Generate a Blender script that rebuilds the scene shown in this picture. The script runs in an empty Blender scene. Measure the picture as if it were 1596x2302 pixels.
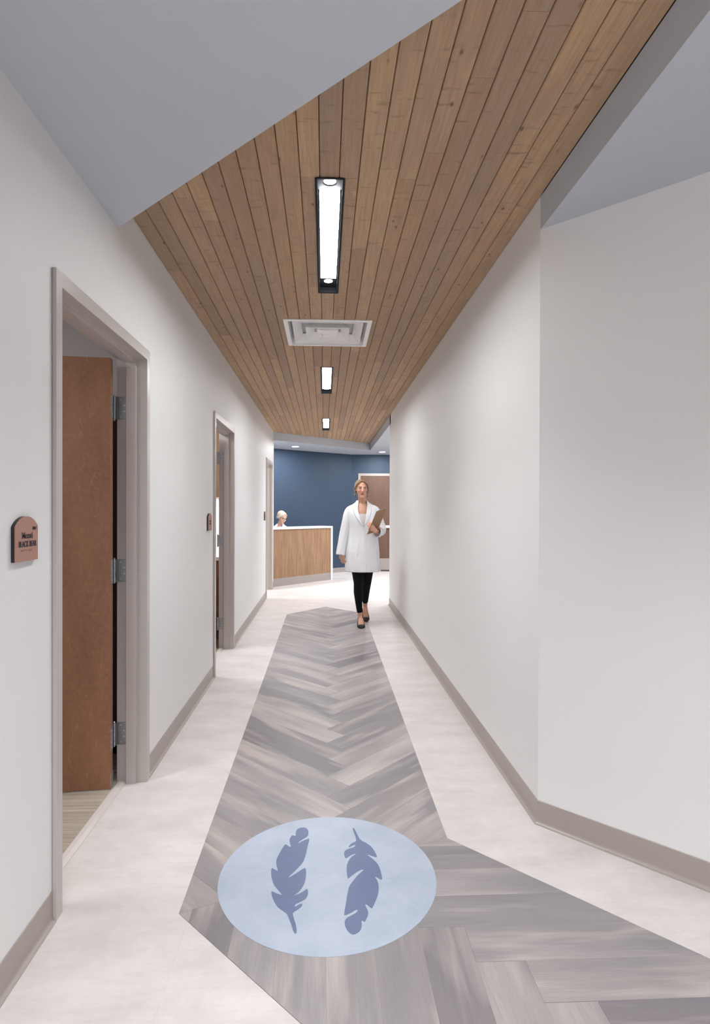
import bpy, bmesh, math, random
from mathutils import Vector, Matrix, Euler
random.seed(7)
C = bpy.context.scene.collection
PI = math.pi
# ------------------------------------------------------------------ camera
F_PX, YAW, PITCH, ROLL, SX, SY, CAM_H = 1303.87, 0.04404, -0.00568, 0.00276, -10.97, 2.0, 1.380
cam_d = bpy.data.cameras.new('camera'); cam = bpy.data.objects.new('camera', cam_d); C.objects.link(cam)
fw = Vector((math.sin(YAW)*math.cos(PITCH), math.cos(YAW)*math.cos(PITCH), math.sin(PITCH)))
rt = Vector((math.cos(YAW), -math.sin(YAW), 0)); up = rt.cross(fw)
r2 = rt*math.cos(ROLL) + up*math.sin(ROLL); u2 = up*math.cos(ROLL) - rt*math.sin(ROLL)
M = Matrix((r2, u2, -fw)).transposed().to_4x4(); M.translation = Vector((0, 0, CAM_H)); cam.matrix_world = M
cam_d.sensor_fit = 'HORIZONTAL'; cam_d.sensor_width = 36; cam_d.lens = F_PX/1596*36
cam_d.shift_x = -SX/1596; cam_d.shift_y = SY/1596; cam_d.clip_start = .05
S = bpy.context.scene; S.camera = cam
def floor_at(px, py, z=0.0):          # point of the horizontal plane z seen at a photograph position
    d = fw + r2*((px-798-SX)/F_PX) + u2*((1151+SY-py)/F_PX)
    t = (z-CAM_H)/d.z; return Vector((0, 0, CAM_H)) + d*t
# ------------------------------------------------------------------ world, exposure, room lights
w = bpy.data.worlds.new('world'); S.world = w; w.use_nodes = True
w.node_tree.nodes['Background'].inputs[0].default_value = (.8, .85, .9, 1); w.node_tree.nodes['Background'].inputs[1].default_value = .0
vs = S.view_settings; vs.view_transform = 'Standard'; vs.look = 'None'; vs.gamma = 1; vs.use_curve_mapping = False; vs.exposure = 1.24
LENS, SPOT = 34.0, 14.0               # luminaire strengths in the corridor
def area(name, loc, sx, sy, power, col=(.94, .975, 1), disk=False, spread=180, aim=None):
    l = bpy.data.lights.new(name, 'AREA'); l.energy = power; l.color = col
    l.shape = 'DISK' if disk else 'RECTANGLE'; l.size = sx
    if not disk: l.size_y = sy
    l.spread = math.radians(spread)
    o = bpy.data.objects.new(name, l); C.objects.link(o); o.location = loc
    if aim is not None: o.rotation_euler = (Vector(aim)-Vector(loc)).to_track_quat('-Z', 'Y').to_euler()
    return o
ZW, ZG, L, R = 2.754, 2.609, -.908, .942
area('corridor_lamp_light', (.10, .20, 2.60), .12, 1.2, 9, spread=125)
area('corridor_lamp_light', (1.3, -.6, 2.60), .12, 1.2, 12, spread=125)
area('corridor_lamp_light', (.0, -1.6, 2.60), .12, 1.2, 28, spread=155)
area('lobby_lamp_light', (-.573, 11.385, 2.600), .11, .11, 9, disk=True)
area('lobby_lamp_light', (1.221, 12.309, 2.600), .11, .11, 9, disk=True)
area('lobby_lamp_light', (2.4, 10.4, 2.600), .5, .5, 44)
area('lobby_lamp_light', (1.6, 11.0, 2.600), .3, .3, 14)
area('lobby_lamp_light', (-1.3, 10.75, 2.600), .3, .3, 9)
area('exam_room_light', (-2.6, 1.6, 2.58), .6, .6, 16)
area('exam_room_light', (-1.9, 5.3, 2.58), .6, .6, 16)
area('exam_room_light', (-2.2, 9.4, 2.58), .6, .6, 22)
# ------------------------------------------------------------------ materials
def lin(c): return tuple(((v/255)/12.92 if v/255 <= .04045 else ((v/255+.055)/1.055)**2.4) for v in c)
class NT:
    def __init__(s, name, rough=.5, metal=0.0, spec=.5):
        s.m = bpy.data.materials.new(name); s.m.use_nodes = True; s.n = s.m.node_tree.nodes; s.l = s.m.node_tree.links
        s.b = s.n['Principled BSDF']; s.b.inputs['Roughness'].default_value = rough; s.b.inputs['Metallic'].default_value = metal
        s.b.inputs['Specular IOR Level'].default_value = spec
    def node(s, t, **k):
        n = s.n.new(t)
        for a, v in k.items(): setattr(n, a, v)
        return n
    def put(s, sock, v):
        if hasattr(v, 'is_output') or isinstance(v, bpy.types.NodeSocket): s.l.new(v, sock)
        elif isinstance(v, tuple) and len(v) == 3 and sock.type == 'RGBA': sock.default_value = (*v, 1)
        else: sock.default_value = v
    def coord(s, kind='Object', scale=(1, 1, 1), rot=(0, 0, 0), loc=(0, 0, 0), vtype='POINT'):
        if kind == 'Pos': o = s.node('ShaderNodeNewGeometry').outputs['Position']
        else: o = s.node('ShaderNodeTexCoord').outputs[kind]
        mp = s.node('ShaderNodeMapping', vector_type=vtype); s.l.new(o, mp.inputs[0])
        mp.inputs['Scale'].default_value = scale; mp.inputs['Rotation'].default_value = rot; mp.inputs['Location'].default_value = loc
        return mp.outputs[0]
    def noise(s, vec, scale=5, detail=4, rough=.55, dist=0):
        n = s.node('ShaderNodeTexNoise'); s.l.new(vec, n.inputs['Vector'])
        n.inputs['Scale'].default_value = scale; n.inputs['Detail'].default_value = detail
        n.inputs['Roughness'].default_value = rough; n.inputs['Distortion'].default_value = dist
        return n.outputs['Fac']
    def ramp(s, fac, stops, interp='LINEAR'):
        r = s.node('ShaderNodeValToRGB'); r.color_ramp.interpolation = interp; s.l.new(fac, r.inputs[0]); e = r.color_ramp.elements
        while len(e) < len(stops): e.new(.5)
        for el, (p, c) in zip(e, stops): el.position = p; el.color = (*c, 1) if len(c) == 3 else c
        return r.outputs[0]
    def mix(s, fac, a, b, mode='MIX'):
        n = s.node('ShaderNodeMix', data_type='RGBA', blend_type=mode); s.put(n.inputs[0], fac); s.put(n.inputs[6], a); s.put(n.inputs[7], b); return n.outputs[2]
    def math(s, op, a, b=0.0, c=0.0, clamp=False):
        n = s.node('ShaderNodeMath', operation=op, use_clamp=clamp); s.put(n.inputs[0], a); s.put(n.inputs[1], b); s.put(n.inputs[2], c); return n.outputs[0]
    def color(s, v): s.put(s.b.inputs['Base Color'], v); return s
    def bump(s, h, strength=.2, dist=.002):
        n = s.node('ShaderNodeBump'); n.inputs['Strength'].default_value = strength; n.inputs['Distance'].default_value = dist
        s.l.new(h, n.inputs['Height']); s.l.new(n.outputs[0], s.b.inputs['Normal']); return s
def plain(name, rgb, rough=.5, metal=0.0, spec=.5, bump=0):
    t = NT(name, rough, metal, spec).color(lin(rgb))
    if bump: t.bump(t.noise(t.coord(), 180, 2), bump, .001)
    return t.m
def paint(name, rgb, rough=.55):
    t = NT(name, rough, 0, .35); v = t.coord('Pos')
    t.color(t.mix(t.noise(v, 1.3, 3), tuple(x*.975 for x in lin(rgb)), lin(rgb)))
    t.bump(t.noise(v, 350, 2), .06, .0006); return t.m
def emit(name, rgb, strength):
    t = NT(name, .6); t.color((.8, .8, .8)); t.b.inputs['Emission Color'].default_value = (*rgb, 1); t.b.inputs['Emission Strength'].default_value = strength; return t.m
def ceiling_wood():
    t = NT('ceiling_board', .62, 0, .3); uv = t.coord('UV', (1, 1, 1))
    rnd = t.node('ShaderNodeNewGeometry').outputs['Random Per Island']
    base = t.ramp(rnd, [(0, lin((166, 136, 110))), (.3, lin((182, 149, 116))), (.55, lin((194, 162, 128))), (.8, lin((162, 136, 114))), (1, lin((202, 169, 132)))])
    gv = t.coord('UV', (2.2, 42, 1)); g = t.noise(gv, 2.2, 6, .6, .8)
    gv2 = t.coord('UV', (1.6, 150, 1)); g2 = t.noise(gv2, 2, 3)
    c = t.mix(t.math('MULTIPLY', t.ramp(g, [(.38, (0, 0, 0)), (.72, (1, 1, 1))]), .45), base, lin((134, 98, 70)))
    c = t.mix(t.math('MULTIPLY', t.ramp(g2, [(.5, (0, 0, 0)), (.75, (1, 1, 1))]), .25), c, lin((204, 168, 130)))
    pt = t.noise(t.coord('UV', (1.4, 5, 1)), 2, 2)
    c = t.mix(t.math('MULTIPLY', t.ramp(pt, [(.35, (0, 0, 0)), (.75, (1, 1, 1))]), .35), c, lin((148, 130, 118)))
    # cross marks and knots
    cr = t.noise(t.coord('UV', (34, 7, 1)), 1, 3, .6); c = t.mix(t.math('MULTIPLY', t.ramp(cr, [(.60, (0, 0, 0)), (.70, (1, 1, 1))]), .42), c, lin((104, 76, 58)))
    vo = t.node('ShaderNodeTexVoronoi'); t.l.new(t.coord('UV', (3.6, 7.5, 1)), vo.inputs['Vector']); vo.inputs['Scale'].default_value = 1.5; vo.inputs['Randomness'].default_value = 1
    k = t.ramp(vo.outputs['Distance'], [(.03, (1, 1, 1)), (.10, (0, 0, 0))])
    c = t.mix(t.math('MULTIPLY', k, .75), c, lin((82, 58, 44)))
    t.color(c); t.bump(g, .25, .0012); return t.m
def grey_plank():
    t = NT('grey_plank', .42, 0, .45); rnd = t.node('ShaderNodeNewGeometry').outputs['Random Per Island']
    base = t.ramp(rnd, [(0, lin((122, 114, 118))), (.25, lin((152, 143, 142))), (.5, lin((174, 164, 160))), (.75, lin((138, 131, 135))), (1, lin((188, 178, 173)))])
    b1 = t.noise(t.coord('UV', (1.1, 5, 1)), 1.5, 2, .45, .25)
    c = t.mix(t.math('MULTIPLY', t.ramp(b1, [(.36, (0, 0, 0)), (.70, (1, 1, 1))]), .62), base, lin((118, 114, 120)))
    b2 = t.noise(t.coord('UV', (.9, 6, 1), loc=(5, 3, 0)), 1.6, 3, .5, .2)
    c = t.mix(t.math('MULTIPLY', t.ramp(b2, [(.5, (0, 0, 0)), (.68, (1, 1, 1))]), .6), c, lin((196, 184, 176)))
    g = t.noise(t.coord('UV', (5, 130, 1)), 1.6, 6, .62, 1.1)
    c = t.mix(t.math('MULTIPLY', t.ramp(g, [(.46, (0, 0, 0)), (.74, (1, 1, 1))]), .30), c, lin((104, 97, 98)))
    t.color(c); t.bump(g, .15, .0006); return t.m
def stone_floor():
    t = NT('stone_vinyl', .38, 0, .45); v = t.coord('Pos')
    n1 = t.noise(t.coord('Pos', (1, 2.2, 1)), 2.6, 5, .6); n2 = t.noise(t.coord('Pos', (6, 28, 1)), 2.2, 4, .6)
    n3 = t.noise(v, 16, 5, .65)
    c = t.mix(t.ramp(n1, [(.35, (0, 0, 0)), (.68, (1, 1, 1))]), lin((202, 194, 190)), lin((218, 211, 208)))
    c = t.mix(t.math('MULTIPLY', t.ramp(n2, [(.5, (0, 0, 0)), (.75, (1, 1, 1))]), .28), c, lin((186, 176, 169)))
    c = t.mix(t.math('MULTIPLY', t.ramp(n3, [(.5, (0, 0, 0)), (.75, (1, 1, 1))]), .25), c, lin((232, 226, 221)))
    br = t.node('ShaderNodeTexBrick'); t.l.new(t.coord('Pos', (1, 1, 1), rot=(0, 0, PI/2)), br.inputs['Vector'])
    br.inputs['Scale'].default_value = 1; br.inputs['Brick Width'].default_value = .914; br.inputs['Row Height'].default_value = .457; br.inputs['Mortar Size'].default_value = .0012
    c = t.mix(t.math('MULTIPLY', br.outputs['Fac'], .22), c, lin((178, 168, 160)))
    t.color(c); return t.m
def disc_mat(name, a, b, cl):
    t = NT(name, .4, 0, .45); n = t.noise(t.coord('Pos'), 5, 6, .62); n2 = t.noise(t.coord('Pos', (3, 10, 1)), 12, 4, .7)
    c = t.mix(t.ramp(n, [(.3, (0, 0, 0)), (.7, (1, 1, 1))]), lin(a), lin(b)); c = t.mix(t.math('MULTIPLY', t.ramp(n2, [(.5, (0, 0, 0)), (.8, (1, 1, 1))]), .35), c, lin(cl))
    t.color(c); return t.m
def door_wood(name='stained_birch', a=(132, 92, 70), b=(150, 106, 80), l_=(186, 140, 104), rough=.38):
    t = NT(name, rough, 0, .45)
    v = t.coord('UV', (6.5, 1.7, 1)); nz = t.noise(v, 1.2, 2, .5)
    cn = t.noise(t.coord('UV', (7.5, 2.0, 1), loc=(.3, .2, 0)), 1.3, 3, .55, .6); fr = t.math('FRACT', t.math('MULTIPLY', cn, 15)); ln = t.ramp(fr, [(0, (1, 1, 1)), (.07, (0, 0, 0)), (.93, (0, 0, 0)), (1, (1, 1, 1))])
    c = t.mix(t.ramp(nz, [(.3, (0, 0, 0)), (.7, (1, 1, 1))]), lin(a), lin(b))
    mt = t.noise(t.coord('UV', (30, 22, 1)), 1.5, 4, .6); c = t.mix(t.math('MULTIPLY', t.ramp(mt, [(.4, (0, 0, 0)), (.7, (1, 1, 1))]), .3), c, lin(tuple(x*1.15 for x in b)))
    c = t.mix(t.math('MULTIPLY', ln, t.math('MULTIPLY', t.ramp(t.noise(v, 2.5, 2), [(.35, (0, 0, 0)), (.6, (1, 1, 1))]), .5)), c, lin(l_))
    g = t.noise(t.coord('UV', (140, 6, 1)), 2, 4); c = t.mix(t.math('MULTIPLY', g, .22), c, lin(tuple(x*.6 for x in a)))
    t.color(c); return t.m
def oak():
    t = NT('oak_laminate', .5, 0, .35); g = t.noise(t.coord('UV', (10, .9, 1)), 2, 6, .62, .5); g2 = t.noise(t.coord('UV', (70, 2.5, 1)), 2, 4, .6)
    c = t.ramp(g, [(.25, lin((124, 93, 68))), (.5, lin((150, 117, 90))), (.72, lin((168, 136, 106)))])
    c = t.mix(t.math('MULTIPLY', t.ramp(g2, [(.5, (0, 0, 0)), (.75, (1, 1, 1))]), .35), c, lin((144, 104, 72)))
    vo = t.node('ShaderNodeTexVoronoi'); t.l.new(t.coord('UV', (7, 4, 1)), vo.inputs['Vector']); vo.inputs['Scale'].default_value = 1
    c = t.mix(t.math('MULTIPLY', t.ramp(vo.outputs['Distance'], [(.03, (1, 1, 1)), (.09, (0, 0, 0))]), .6), c, lin((112, 78, 52)))
    t.color(c); return t.m
def carpet():
    t = NT('carpet_tile', .95, 0, .1)
    st = t.noise(t.coord('Pos', (.6, 26, 1)), 1.6, 5, .7); f = t.noise(t.coord('Pos', (1, 1, 1)), 420, 2, .7)
    c = t.ramp(st, [(.3, lin((112, 100, 90))), (.5, lin((160, 146, 132))), (.7, lin((192, 178, 162)))])
    c = t.mix(t.ramp(f, [(.35, (0, 0, 0)), (.65, (1, 1, 1))]), c, lin((204, 190, 172))) if False else t.mix(t.math('MULTIPLY', f, .55), c, lin((208, 196, 180)))
    rs = t.noise(t.coord('Pos', (.4, 40, 1), loc=(0, 3, 0)), 1.1, 1); c = t.mix(t.math('MULTIPLY', t.ramp(rs, [(.66, (0, 0, 0)), (.68, (1, 1, 1))]), .5), c, lin((170, 96, 80)))
    t.color(c); t.bump(f, .7, .004); return t.m
WALL = paint('wall_paint', (228, 226, 225)); SOFFIT = paint('soffit_paint', (190, 194, 202), .6); BLUE = paint('blue_paint', (52, 67, 87), .55)
ROOMW = paint('room_paint', (206, 200, 198)); DROP = paint('bulkhead_paint', (150, 156, 162), .6)
FRAME = plain('frame_enamel', (188, 179, 175), .32, 0, .5); FRAME2 = plain('frame_enamel_light', (196, 186, 180), .32)
BASE = plain('vinyl_base', (164, 153, 147), .38, 0, .45); WOODC = ceiling_wood(); GREYP = grey_plank(); STONE = stone_floor()
MED = disc_mat('pale_blue_vinyl', (162, 172, 188), (179, 187, 202), (196, 202, 213)); FEA = disc_mat('dark_blue_vinyl', (94, 105, 138), (102, 114, 147), (114, 126, 157))
DOORW = door_wood(); OAK = oak(); CARP = carpet(); STEEL = plain('brushed_steel', (170, 172, 176), .35, .9); QUARTZ = plain('white_quartz', (236, 236, 238), .3)
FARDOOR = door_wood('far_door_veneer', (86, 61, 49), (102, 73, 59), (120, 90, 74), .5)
BLK = plain('black_enamel', (34, 36, 40), .65, 0, .2); WHITE = plain('white_enamel', (246, 244, 243), .35); DARKIN = plain('dark_brown', (84, 74, 70), .6)
LENSM = emit('lamp_diffuser', (.95, .98, 1), LENS); SPOTM = emit('spot_glow', (1, .99, .96), SPOT); DOWN = emit('downlight_glow', (1, .99, .97), 14)
COPPER = plain('copper_plate', (172, 128, 112), .45, .15); INK = plain('dark_letter', (52, 48, 58), .5); SIGNB = plain('sign_core', (26, 26, 36), .4)
RED = plain('threshold_vinyl', (205, 196, 190), .4); SEAM = plain('vinyl_seam', (150, 162, 178), .6); CAULK = plain('screw_head', (215, 216, 220), .3, .8)
# ------------------------------------------------------------------ mesh helpers
class MB:
    def __init__(s): s.v = []; s.f = []; s.uv = []; s.mi = []
    def face(s, pts, uv=None, mi=0):
        i = len(s.v); s.v += [Vector(p) for p in pts]; s.f.append(list(range(i, i+len(pts)))); s.uv.append(uv); s.mi.append(mi); return s
    def box(s, x0, x1, y0, y1, z0, z1, uvs=None, mi=0):
        i = len(s.v); s.v += [Vector(p) for p in ((x0,y0,z0),(x1,y0,z0),(x1,y1,z0),(x0,y1,z0),(x0,y0,z1),(x1,y0,z1),(x1,y1,z1),(x0,y1,z1))]
        for q in ((0,3,2,1),(4,5,6,7),(0,1,5,4),(1,2,6,5),(2,3,7,6),(3,0,4,7)): s.f.append([i+k for k in q]); s.uv.append(uvs); s.mi.append(mi)
        return s
    def prism(s, poly, z0, z1, mi=0):
        a = sum(poly[k][0]*poly[(k+1) % len(poly)][1]-poly[(k+1) % len(poly)][0]*poly[k][1] for k in range(len(poly)))
        if a < 0: poly = poly[::-1]
        n = len(poly); i = len(s.v); s.v += [Vector((p[0], p[1], z0)) for p in poly]+[Vector((p[0], p[1], z1)) for p in poly]
        s.f.append([i+k for k in range(n)][::-1]); s.f.append([i+n+k for k in range(n)]); s.uv += [None, None]; s.mi += [mi, mi]
        for k in range(n): s.f.append([i+k, i+(k+1) % n, i+n+(k+1) % n, i+n+k]); s.uv.append(None); s.mi.append(mi)
        return s
    def tube(s, pts, radii, n=12, cap=True, squash=None, ref=None):
        pts = [Vector(p) for p in pts]; rings = []
        for k, p in enumerate(pts):
            d = (pts[min(k+1, len(pts)-1)]-pts[max(k-1, 0)]).normalized()
            a = Vector(ref) if ref else (Vector((0, 1, 0)) if abs(d.y) < .9 else Vector((1, 0, 0)))
            x = d.cross(a).normalized(); y = x.cross(d).normalized(); r = radii[k] if isinstance(radii, (list, tuple)) else radii
            rx, ry = r if isinstance(r, tuple) else (r, r)
            i = len(s.v); s.v += [p + x*rx*math.cos(2*PI*j/n) + y*ry*math.sin(2*PI*j/n) for j in range(n)]; rings.append(i)
        for a, b in zip(rings, rings[1:]):
            for j in range(n): s.f.append([a+j, a+(j+1) % n, b+(j+1) % n, b+j]); s.uv.append(None); s.mi.append(0)
        if cap:
            s.f.append([rings[0]+j for j in range(n)][::-1]); s.f.append([rings[-1]+j for j in range(n)]); s.uv += [None]*2; s.mi += [0]*2
        return s
    def ball(s, c, r, n=16, m=10, rot=None):
        c = Vector(c); rx, ry, rz = r if isinstance(r, tuple) else (r, r, r); i = len(s.v); pts = [Vector((0, 0, rz))]
        for a in range(1, m):
            th = PI*a/m
            for b in range(n): ph = 2*PI*b/n; pts.append(Vector((rx*math.sin(th)*math.cos(ph), ry*math.sin(th)*math.sin(ph), rz*math.cos(th))))
        pts.append(Vector((0, 0, -rz)))
        if rot: q = Euler(rot); [p.rotate(q) for p in pts]
        s.v += [p+c for p in pts]; F = []
        for b in range(n): F.append([i, i+1+b, i+1+(b+1) % n])
        for a in range(m-2):
            for b in range(n): p = i+1+a*n; F.append([p+b, p+n+b, p+n+(b+1) % n, p+(b+1) % n])
        e = i+len(pts)-1; p = i+1+(m-2)*n
        for b in range(n): F.append([e, p+(b+1) % n, p+b])
        s.f += F; s.uv += [None]*len(F); s.mi += [0]*len(F); return s
    def xform(s, mat, start=0):
        for k in range(start, len(s.v)): s.v[k] = mat @ s.v[k]
        return s
    def build(s, name, mats, parent=None, smooth=False, planar=None, bevel=0, mods=()):
        off = Vector((0, 0, 0))
        if parent is not None:
            off = parent['_o'] if '_o' in parent.keys() else (0, 0, 0); off = Vector(off)
        me = bpy.data.meshes.new(name); me.from_pydata([v-off for v in s.v], [], s.f)
        for m in (mats if isinstance(mats, (list, tuple)) else [mats]): me.materials.append(m)
        for p, mi in zip(me.polygons, s.mi): p.material_index = mi; p.use_smooth = smooth
        ul = me.uv_layers.new(name='UVMap')
        for p, uv in zip(me.polygons, s.uv):
            nz = p.normal
            for k, li in enumerate(p.loop_indices):
                v = me.vertices[me.loops[li].vertex_index].co+off
                if callable(uv): ul.data[li].uv = uv(v)
                elif uv: ul.data[li].uv = uv[k]
                elif planar: ul.data[li].uv = planar(v)
                else: ul.data[li].uv = (v.x+v.y, v.z) if abs(nz.z) < .7 else (v.x, v.y)
        o = bpy.data.objects.new(name, me); C.objects.link(o)
        if parent is not None: o.parent = parent; o['_o'] = tuple(off)
        else: o['_o'] = (0, 0, 0)
        if bevel:
            b = o.modifiers.new('bevel', 'BEVEL'); b.width = bevel; b.segments = 2; b.limit_method = 'ANGLE'
        return o
def struct(name, mb, mat, **k):
    o = mb.build(name, mat, **k); o['kind'] = 'structure'; return o
def empty(name, loc, label=None, cat=None, group=None, kind=None):
    o = bpy.data.objects.new(name, None); C.objects.link(o); o.location = loc; o['_o'] = tuple(loc); o.empty_display_size = .1
    if label: o['label'] = label
    if cat: o['category'] = cat
    if group: o['group'] = group
    if kind: o['kind'] = kind
    return o
def tag(o, label, cat, group=None):
    o['label'] = label; o['category'] = cat
    if group: o['group'] = group
    return o
def clip(poly, edge_poly):              # Sutherland-Hodgman, convex counter-clockwise window
    out = poly; n = len(edge_poly)
    for k in range(n):
        a, b = edge_poly[k], edge_poly[(k+1) % n]; inp = out; out = []
        side = lambda p: (b[0]-a[0])*(p[1]-a[1])-(b[1]-a[1])*(p[0]-a[0])
        for j in range(len(inp)):
            p, q = inp[j], inp[(j+1) % len(inp)]; sp, sq = side(p), side(q)
            if sp >= 0: out.append(p)
            if (sp >= 0) != (sq >= 0): t = sp/(sp-sq); out.append((p[0]+t*(q[0]-p[0]), p[1]+t*(q[1]-p[1])))
        if len(out) < 3: return []
    return out
def ccw(poly):
    a = sum(poly[k][0]*poly[(k+1) % len(poly)][1]-poly[(k+1) % len(poly)][0]*poly[k][1] for k in range(len(poly))); return poly if a > 0 else poly[::-1]
# ------------------------------------------------------------------ floor
struct('floor', MB().box(-5.2, 5.2, -3.3, 13.4, -.1, 0), STONE)
W = .1524
P1 = ccw([(-.493, 1.994), (-.493, 7.653), (.019, 8.233), (.528, 7.70), (.518, 2.411)])
dv = Vector((.70, -.714)).normalized()*5.2
P2 = ccw([(-.493, 1.994), (.518, 2.411), (.518+dv.x, 2.411+dv.y), (-.493+dv.x, 1.994+dv.y)])
hb = MB(); ZH = .0012
def plank(pts, d, win):
    q = clip(ccw(pts), win)
    if len(q) < 3: return
    ar = abs(sum(q[k][0]*q[(k+1) % len(q)][1]-q[(k+1) % len(q)][0]*q[k][1] for k in range(len(q))))/2
    if ar < 2e-5: return
    cx = sum(p[0] for p in q)/len(q); cy = sum(p[1] for p in q)/len(q); g = .0009
    q = [(p[0]+(cx-p[0])*g/max(.05, math.hypot(cx-p[0], cy-p[1])), p[1]+(cy-p[1])*g/max(.05, math.hypot(cx-p[0], cy-p[1]))) for p in q]
    ox, oy = random.random()*50, random.random()*50; px = (-d[1], d[0])
    hb.face([(p[0], p[1], ZH) for p in q], uv=[(p[0]*d[0]+p[1]*d[1]+ox, p[0]*px[0]+p[1]*px[1]+oy) for p in q])
s2 = math.sqrt(.5); PER = W*2*s2; TX, IX = .0718+PER/4, .0718-PER/4
LEN = 1.22
for k in range(-6, 30):
    y = 3.745+PER*(k-5)
    tip, inn = (TX, y), (IX, y-PER/2)
    # left plank: end edge inn->tip, running up-left (-1, 1)
    plank([inn, tip, (tip[0]-LEN*s2, tip[1]+LEN*s2), (inn[0]-LEN*s2, inn[1]+LEN*s2)], (-s2, s2), P1)
    a, b = inn, (TX, y-PER)             # right plank: end edge inn->(TX, y-PER), running up-right
    plank([a, b, (b[0]+LEN*s2, b[1]+LEN*s2), (a[0]+LEN*s2, a[1]+LEN*s2)], (s2, s2), P1)
for k in range(-12, 26):
    x0 = .465+W*k; y0 = 1.742-W*k       # X plank [y0, y0+W] starting at x0
    plank([(x0, y0), (x0+LEN, y0), (x0+LEN, y0+W), (x0, y0+W)], (1, 0), P2)
    x0 = .465+W*k; y1 = 1.742-W*k       # Y plank [x0, x0+W] ending at y1
    plank([(x0, y1), (x0, y1-LEN), (x0+W, y1-LEN), (x0+W, y1)], (0, 1), P2)
hb_o = struct('floor', hb, GREYP)
struct('floor', MB().prism(P1, .0001, .0006).prism(P2, .0001, .0006), plain('plank_joint', (112, 104, 102), .6))
# medallion
MC, MR = Vector((.0155, 2.1858)), .4062
med = empty('floor_medallion', (MC.x, MC.y, .001), 'round pale blue floor inlay showing two dark blue feathers', 'floor inlay')
MB().prism([(MC.x+MR*math.cos(2*PI*k/96), MC.y+MR*math.sin(2*PI*k/96)) for k in range(96)], .0008, .0022).build('disc', MED, med)
FL = [(583,818),(590,822),(597,815),(596,780),(572,705),(575,690),(605,672),(628,655),(634,634),(608,643),(588,657),(584,648),(592,638),(622,624),(652,608),(668,580),(666,550),(658,544),(640,560),(612,575),(583,586),(582,583),(615,560),(645,515),(655,470),(655,425),(648,413),(600,445),(550,476),(545,472),(600,420),(638,380),(655,330),(665,280),(676,240),(672,234),(640,245),(608,263),(604,259),(630,240),(662,222),(671,205),(668,180),(650,165),(625,166),(600,175),(590,195),(592,213),(585,219),(572,212),(558,225),(552,245),(555,262),(561,280),(556,287),(545,280),(530,268),(520,275),(490,325),(472,360),(470,395),(481,430),(478,434),(460,426),(445,413),(438,430),(440,475),(455,520),(480,550),(506,578),(504,583),(475,575),(445,560),(438,565),(448,605),(475,655),(515,683),(537,697),(560,755),(575,805)]
FR = [(942,174),(945,168),(951,170),(957,178),(970,205),(985,235),(1000,248),(1030,262),(1060,285),(1080,315),(1095,345),(1090,350),(1060,340),(1038,332),(1034,335),(1075,365),(1105,400),(1118,440),(1127,485),(1120,489),(1085,468),(1080,470),(1100,500),(1106,545),(1098,590),(1065,665),(1058,665),(1030,640),(1020,640),(1024,655),(1038,680),(1040,705),(1020,748),(1015,748),(1003,739),(997,745),(1001,775),(990,805),(965,823),(940,828),(915,810),(895,775),(893,745),(905,725),(935,710),(970,690),(976,675),(965,672),(930,695),(895,709),(889,705),(900,640),(917,540),(930,515),(970,465),(1012,428),(1008,423),(985,430),(940,460),(915,482),(911,478),(905,430),(908,390),(930,350),(966,328),(962,325),(935,333),(905,355),(898,356),(889,330),(893,310),(915,298),(945,290),(960,280),(957,271),(945,275),(920,288),(918,285),(935,262),(966,252),(962,225)]
for F_ in (FL, FR):
    pts = [floor_at(450+x*580/1596, 1800+y*400/1101, .003) for x, y in F_]
    for _ in range(2): pts = [q for k in range(len(pts)) for q in (pts[k]*.78+pts[(k+1) % len(pts)]*.22, pts[k]*.22+pts[(k+1) % len(pts)]*.78)]
    MB().prism([(p.x, p.y) for p in pts], .0015, .0030).build('feather', FEA, med)
a, b = floor_at(509, 1947, .0025), floor_at(977, 1981.5, .0025); d = (b-a).normalized(); n_ = Vector((-d.y, d.x, 0))*.0006
MB().face([a-n_, b-n_, b+n_, a+n_]).build('seam', SEAM, med)
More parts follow.
